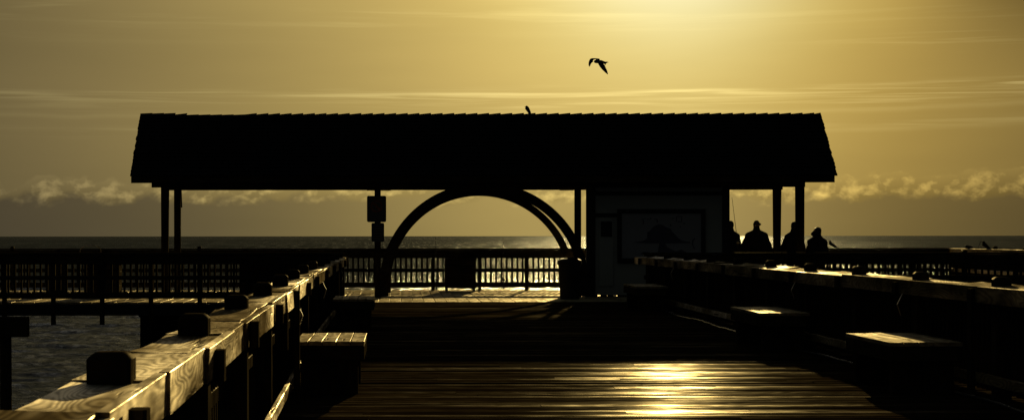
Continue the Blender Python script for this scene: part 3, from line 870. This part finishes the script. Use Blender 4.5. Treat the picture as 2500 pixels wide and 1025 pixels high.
# ------------------------------------------------------------------ sky, sun, camera
def make_world():
    w = bpy.data.worlds.new('World'); sc.world = w; w.use_nodes = True
    nt = NT(w.node_tree)
    out = nt.n('ShaderNodeOutputWorld')
    tc = nt.n('ShaderNodeTexCoord'); sep = nt.n('ShaderNodeSeparateXYZ'); nt.link(tc.outputs['Generated'], sep.inputs[0])
    x, y, z = (V(nt, sep.outputs[i]) for i in range(3))
    D = 180/math.pi
    az = nt.m('ARCTAN2', x, y)*D
    el = nt.m('ARCSINE', nt.m('MINIMUM', nt.m('MAXIMUM', z, -1.), 1.))*D
    S = (math.sin(rad(SUN_AZ))*math.cos(rad(SUN_EL)), math.cos(rad(SUN_AZ))*math.cos(rad(SUN_EL)), math.sin(rad(SUN_EL)))
    dt = x*S[0]+y*S[1]+z*S[2]
    d = nt.m('ARCCOSINE', nt.m('MINIMUM', dt, .99999))*D
    # the glow falls off faster on the side away from open sky (right of the sun)
    w = nt.smooth(az - 8.0, -1., 1., 1.0, 1.37)
    da, de = (az-8.0)*w, el-SUN_EL
    dd = nt.m('SQRT', da*da + de*de)
    near = nt.smooth(d, 40., 70., 1., 0.)
    gold = (dd*(-1/9.8)).exp()*1.26*near
    g1 = (d*d*(-1/14.8)).exp()*.33
    g2 = (d*d*(-1/10.3)).exp()*.66
    veil = nt.smooth(nt.m('ABSOLUTE', az-5.5), 9., 14.) * nt.smooth(el, 4.5, 7.5) * nt.smooth(az, -5., 5.)
    cvec = nt.xyz(az*.05, el*.30, 2.)
    soft = nt.noise(cvec, 1.0, 4, .55)
    def rgb(r, g, b, k):
        nd = nt.n('ShaderNodeVectorMath', operation='SCALE'); nd.inputs[0].default_value = (r, g, b); nt.put(nd.inputs[3], k); return nd.outputs[0]
    def vadd(a, b):
        nd = nt.n('ShaderNodeVectorMath', operation='ADD'); nt.link(a, nd.inputs[0]); nt.link(b, nd.inputs[1]); return nd.outputs[0]
    def vmul(a, b):
        nd = nt.n('ShaderNodeVectorMath', operation='MULTIPLY'); nt.link(a, nd.inputs[0])
        if isinstance(b, tuple): nd.inputs[1].default_value = b
        else: nt.link(b, nd.inputs[1])
        return nd.outputs[0]
    def vscale(a, k):
        nd = nt.n('ShaderNodeVectorMath', operation='SCALE'); nt.link(a, nd.inputs[0]); nt.put(nd.inputs[3], k); return nd.outputs[0]
    warmr = nt.smooth(az, 8., 16.)
    col = rgb(1., .745, .225, gold*(1.0 - warmr*.8))
    col = vadd(col, rgb(1., .67, .12, gold*warmr*.8))
    col = vadd(col, rgb(0., 1., .2, g1)); col = vadd(col, rgb(0., .0, 1., g2))
    col = vadd(col, rgb(.022, .028, .036, (d*(-1/18.)).exp()*1.35 + nt.smooth(d, 28., 80.)*.66))
    col = vadd(col, rgb(.050, .066, .105, nt.smooth(el, 8., 20.)*(d*d*(-1/900.)).exp()*2.6))
    col = vadd(col, rgb(.004, .006, .014, nt.smooth(az, 1., -11.)*nt.smooth(d, 30., 60., 1., 0.)))
    col = vscale(col, 1.0 - veil*.46)
    col = vmul(col, (.98, .94, .80))
    col = vscale(col, soft*.36 + .82)
    # thin cirrus streaks
    st = nt.noise(nt.xyz(az*.085+el*.03, el*2.6, 5.), 1.0, 5, .55, .6)
    st2 = nt.noise(nt.xyz(az*.16, el*6.5, 1.), 1.0, 4, .5, .8)
    band = lambda c, wd: (nt.m('POWER', (el-c)/wd, 2.)*(-1.)).exp()
    lin = el - az*.006 + nt.noise(nt.xyz(az*.12, 0., 0.), 1., 3, .6)*.5 - .25
    bnd = lambda c, wd: (nt.m('MULTIPLY', (lin-c)/wd, (lin-c)/wd)*(-1.)).exp()
    streak = bnd(4.36, .14)*nt.smooth(st2, .40, .72)*1.5*nt.smooth(az, -8., 4., .6, 1.) + bnd(4.05, .20)*nt.smooth(st2, .42, .7)*.9*nt.smooth(az, -6., 4., .35, 1.) + bnd(3.25, .13)*nt.smooth(st2, .35, .65)*.5 + bnd(3.75, .07)*.25
    streak = streak + bnd(6.9, .6)*nt.smooth(st, .48, .75)*.8 + bnd(5.7, .3)*nt.smooth(st2, .5, .8)*nt.smooth(az, 10., 16.)*.7
    warm = (d*(-1/16.)).exp()
    col = vadd(col, rgb(.58, .50, .22, nt.m('MULTIPLY', streak, warm)*.50))
    # cumulus row over a low grey bank
    pn = lambda dx, dy: nt.noise(nt.xyz(az*1.15+dx, el*1.5+dy, 9.), 1.15, 4, .5, .1)
    n0 = pn(0., 0.); n1 = pn(-.10, .20)
    lump = nt.noise(nt.xyz(az*.35, 4., 2.), 1., 3, .5)
    edge = 1.68 + az*.009 + (lump-.5)*.9
    inb = nt.smooth(el + (n0-.5)*1.5, edge+.10, edge-.12)       # inside the cloud row
    low = nt.smooth(el + (n0-.5)*.9, 1.32, .98)
    relief = (n0-n1)*3.4
    inside = inb*(1.0-nt.smooth(el + (n0-.5)*.9, 1.32, .98))
    col = vscale(col, 1.0 + inside*(nt.m('MAXIMUM', relief, -.10)*1.35 + (el-edge+.34)*.60))
    thin = 1.0 - (nt.m('MULTIPLY', (az-5.)/7., (az-5.)/7.)*(-1.)).exp()*.85
    low = low*thin
    mixv = nt.n('ShaderNodeMix', data_type='VECTOR'); nt.put(mixv.inputs[0], low); mixv.inputs[4].default_value = (1,1,1); mixv.inputs[5].default_value = (.50,.52,.66)
    col = vmul(col, mixv.outputs[1])
    sky = nt.n('ShaderNodeTexSky', sky_type='NISHITA', sun_disc=False)
    sky.sun_elevation = rad(SUN_EL); sky.sun_rotation = rad(SUN_AZ); sky.dust_density = 4; sky.air_density = 1.5
    fac = (d*(-1/25.)).exp()
    nis = vmul(sky.outputs[0], (1.0, .72, .34)); nis = vscale(nis, fac*.004)
    col = vadd(vscale(col, 10.0*2**-EXPO), nis)
    bg = nt.n('ShaderNodeBackground'); bg.inputs[1].default_value = .1
    nt.link(col, bg.inputs[0]); nt.link(bg.outputs[0], out.inputs[0])
make_world()

L = bpy.data.lights.new('sun', 'SUN'); L.energy = 5.0; L.angle = rad(.55); L.color = (1.0, .755, .30)
so = bpy.data.objects.new('sun', L); COL.objects.link(so)
S = Vector((math.sin(rad(SUN_AZ))*math.cos(rad(SUN_EL)), math.cos(rad(SUN_AZ))*math.cos(rad(SUN_EL)), math.sin(rad(SUN_EL))))
so.rotation_euler = S.to_track_quat('Z', 'Y').to_euler(); so.location = (0, 0, 30)

cam = bpy.data.cameras.new('camera'); co = bpy.data.objects.new('camera', cam); COL.objects.link(co)
cam.sensor_width = 36; cam.lens = F/2500*36; cam.shift_x = .112; cam.shift_y = .0254
cam.clip_start = .1; cam.clip_end = 90000
co.location = (0, 0, EYE); co.rotation_euler = (rad(90), rad(.05), 0)
cam.dof.use_dof = True; cam.dof.focus_distance = 40; cam.dof.aperture_fstop = 14
sc.camera = co
sc.view_settings.view_transform = 'Standard'; sc.view_settings.look = 'None'
sc.view_settings.exposure = EXPO; sc.view_settings.gamma = 1
sc.cycles.max_bounces = 6; sc.cycles.diffuse_bounces = 0; sc.cycles.caustics_reflective = False; sc.cycles.sample_clamp_indirect = 3
sc.cycles.use_denoising = True
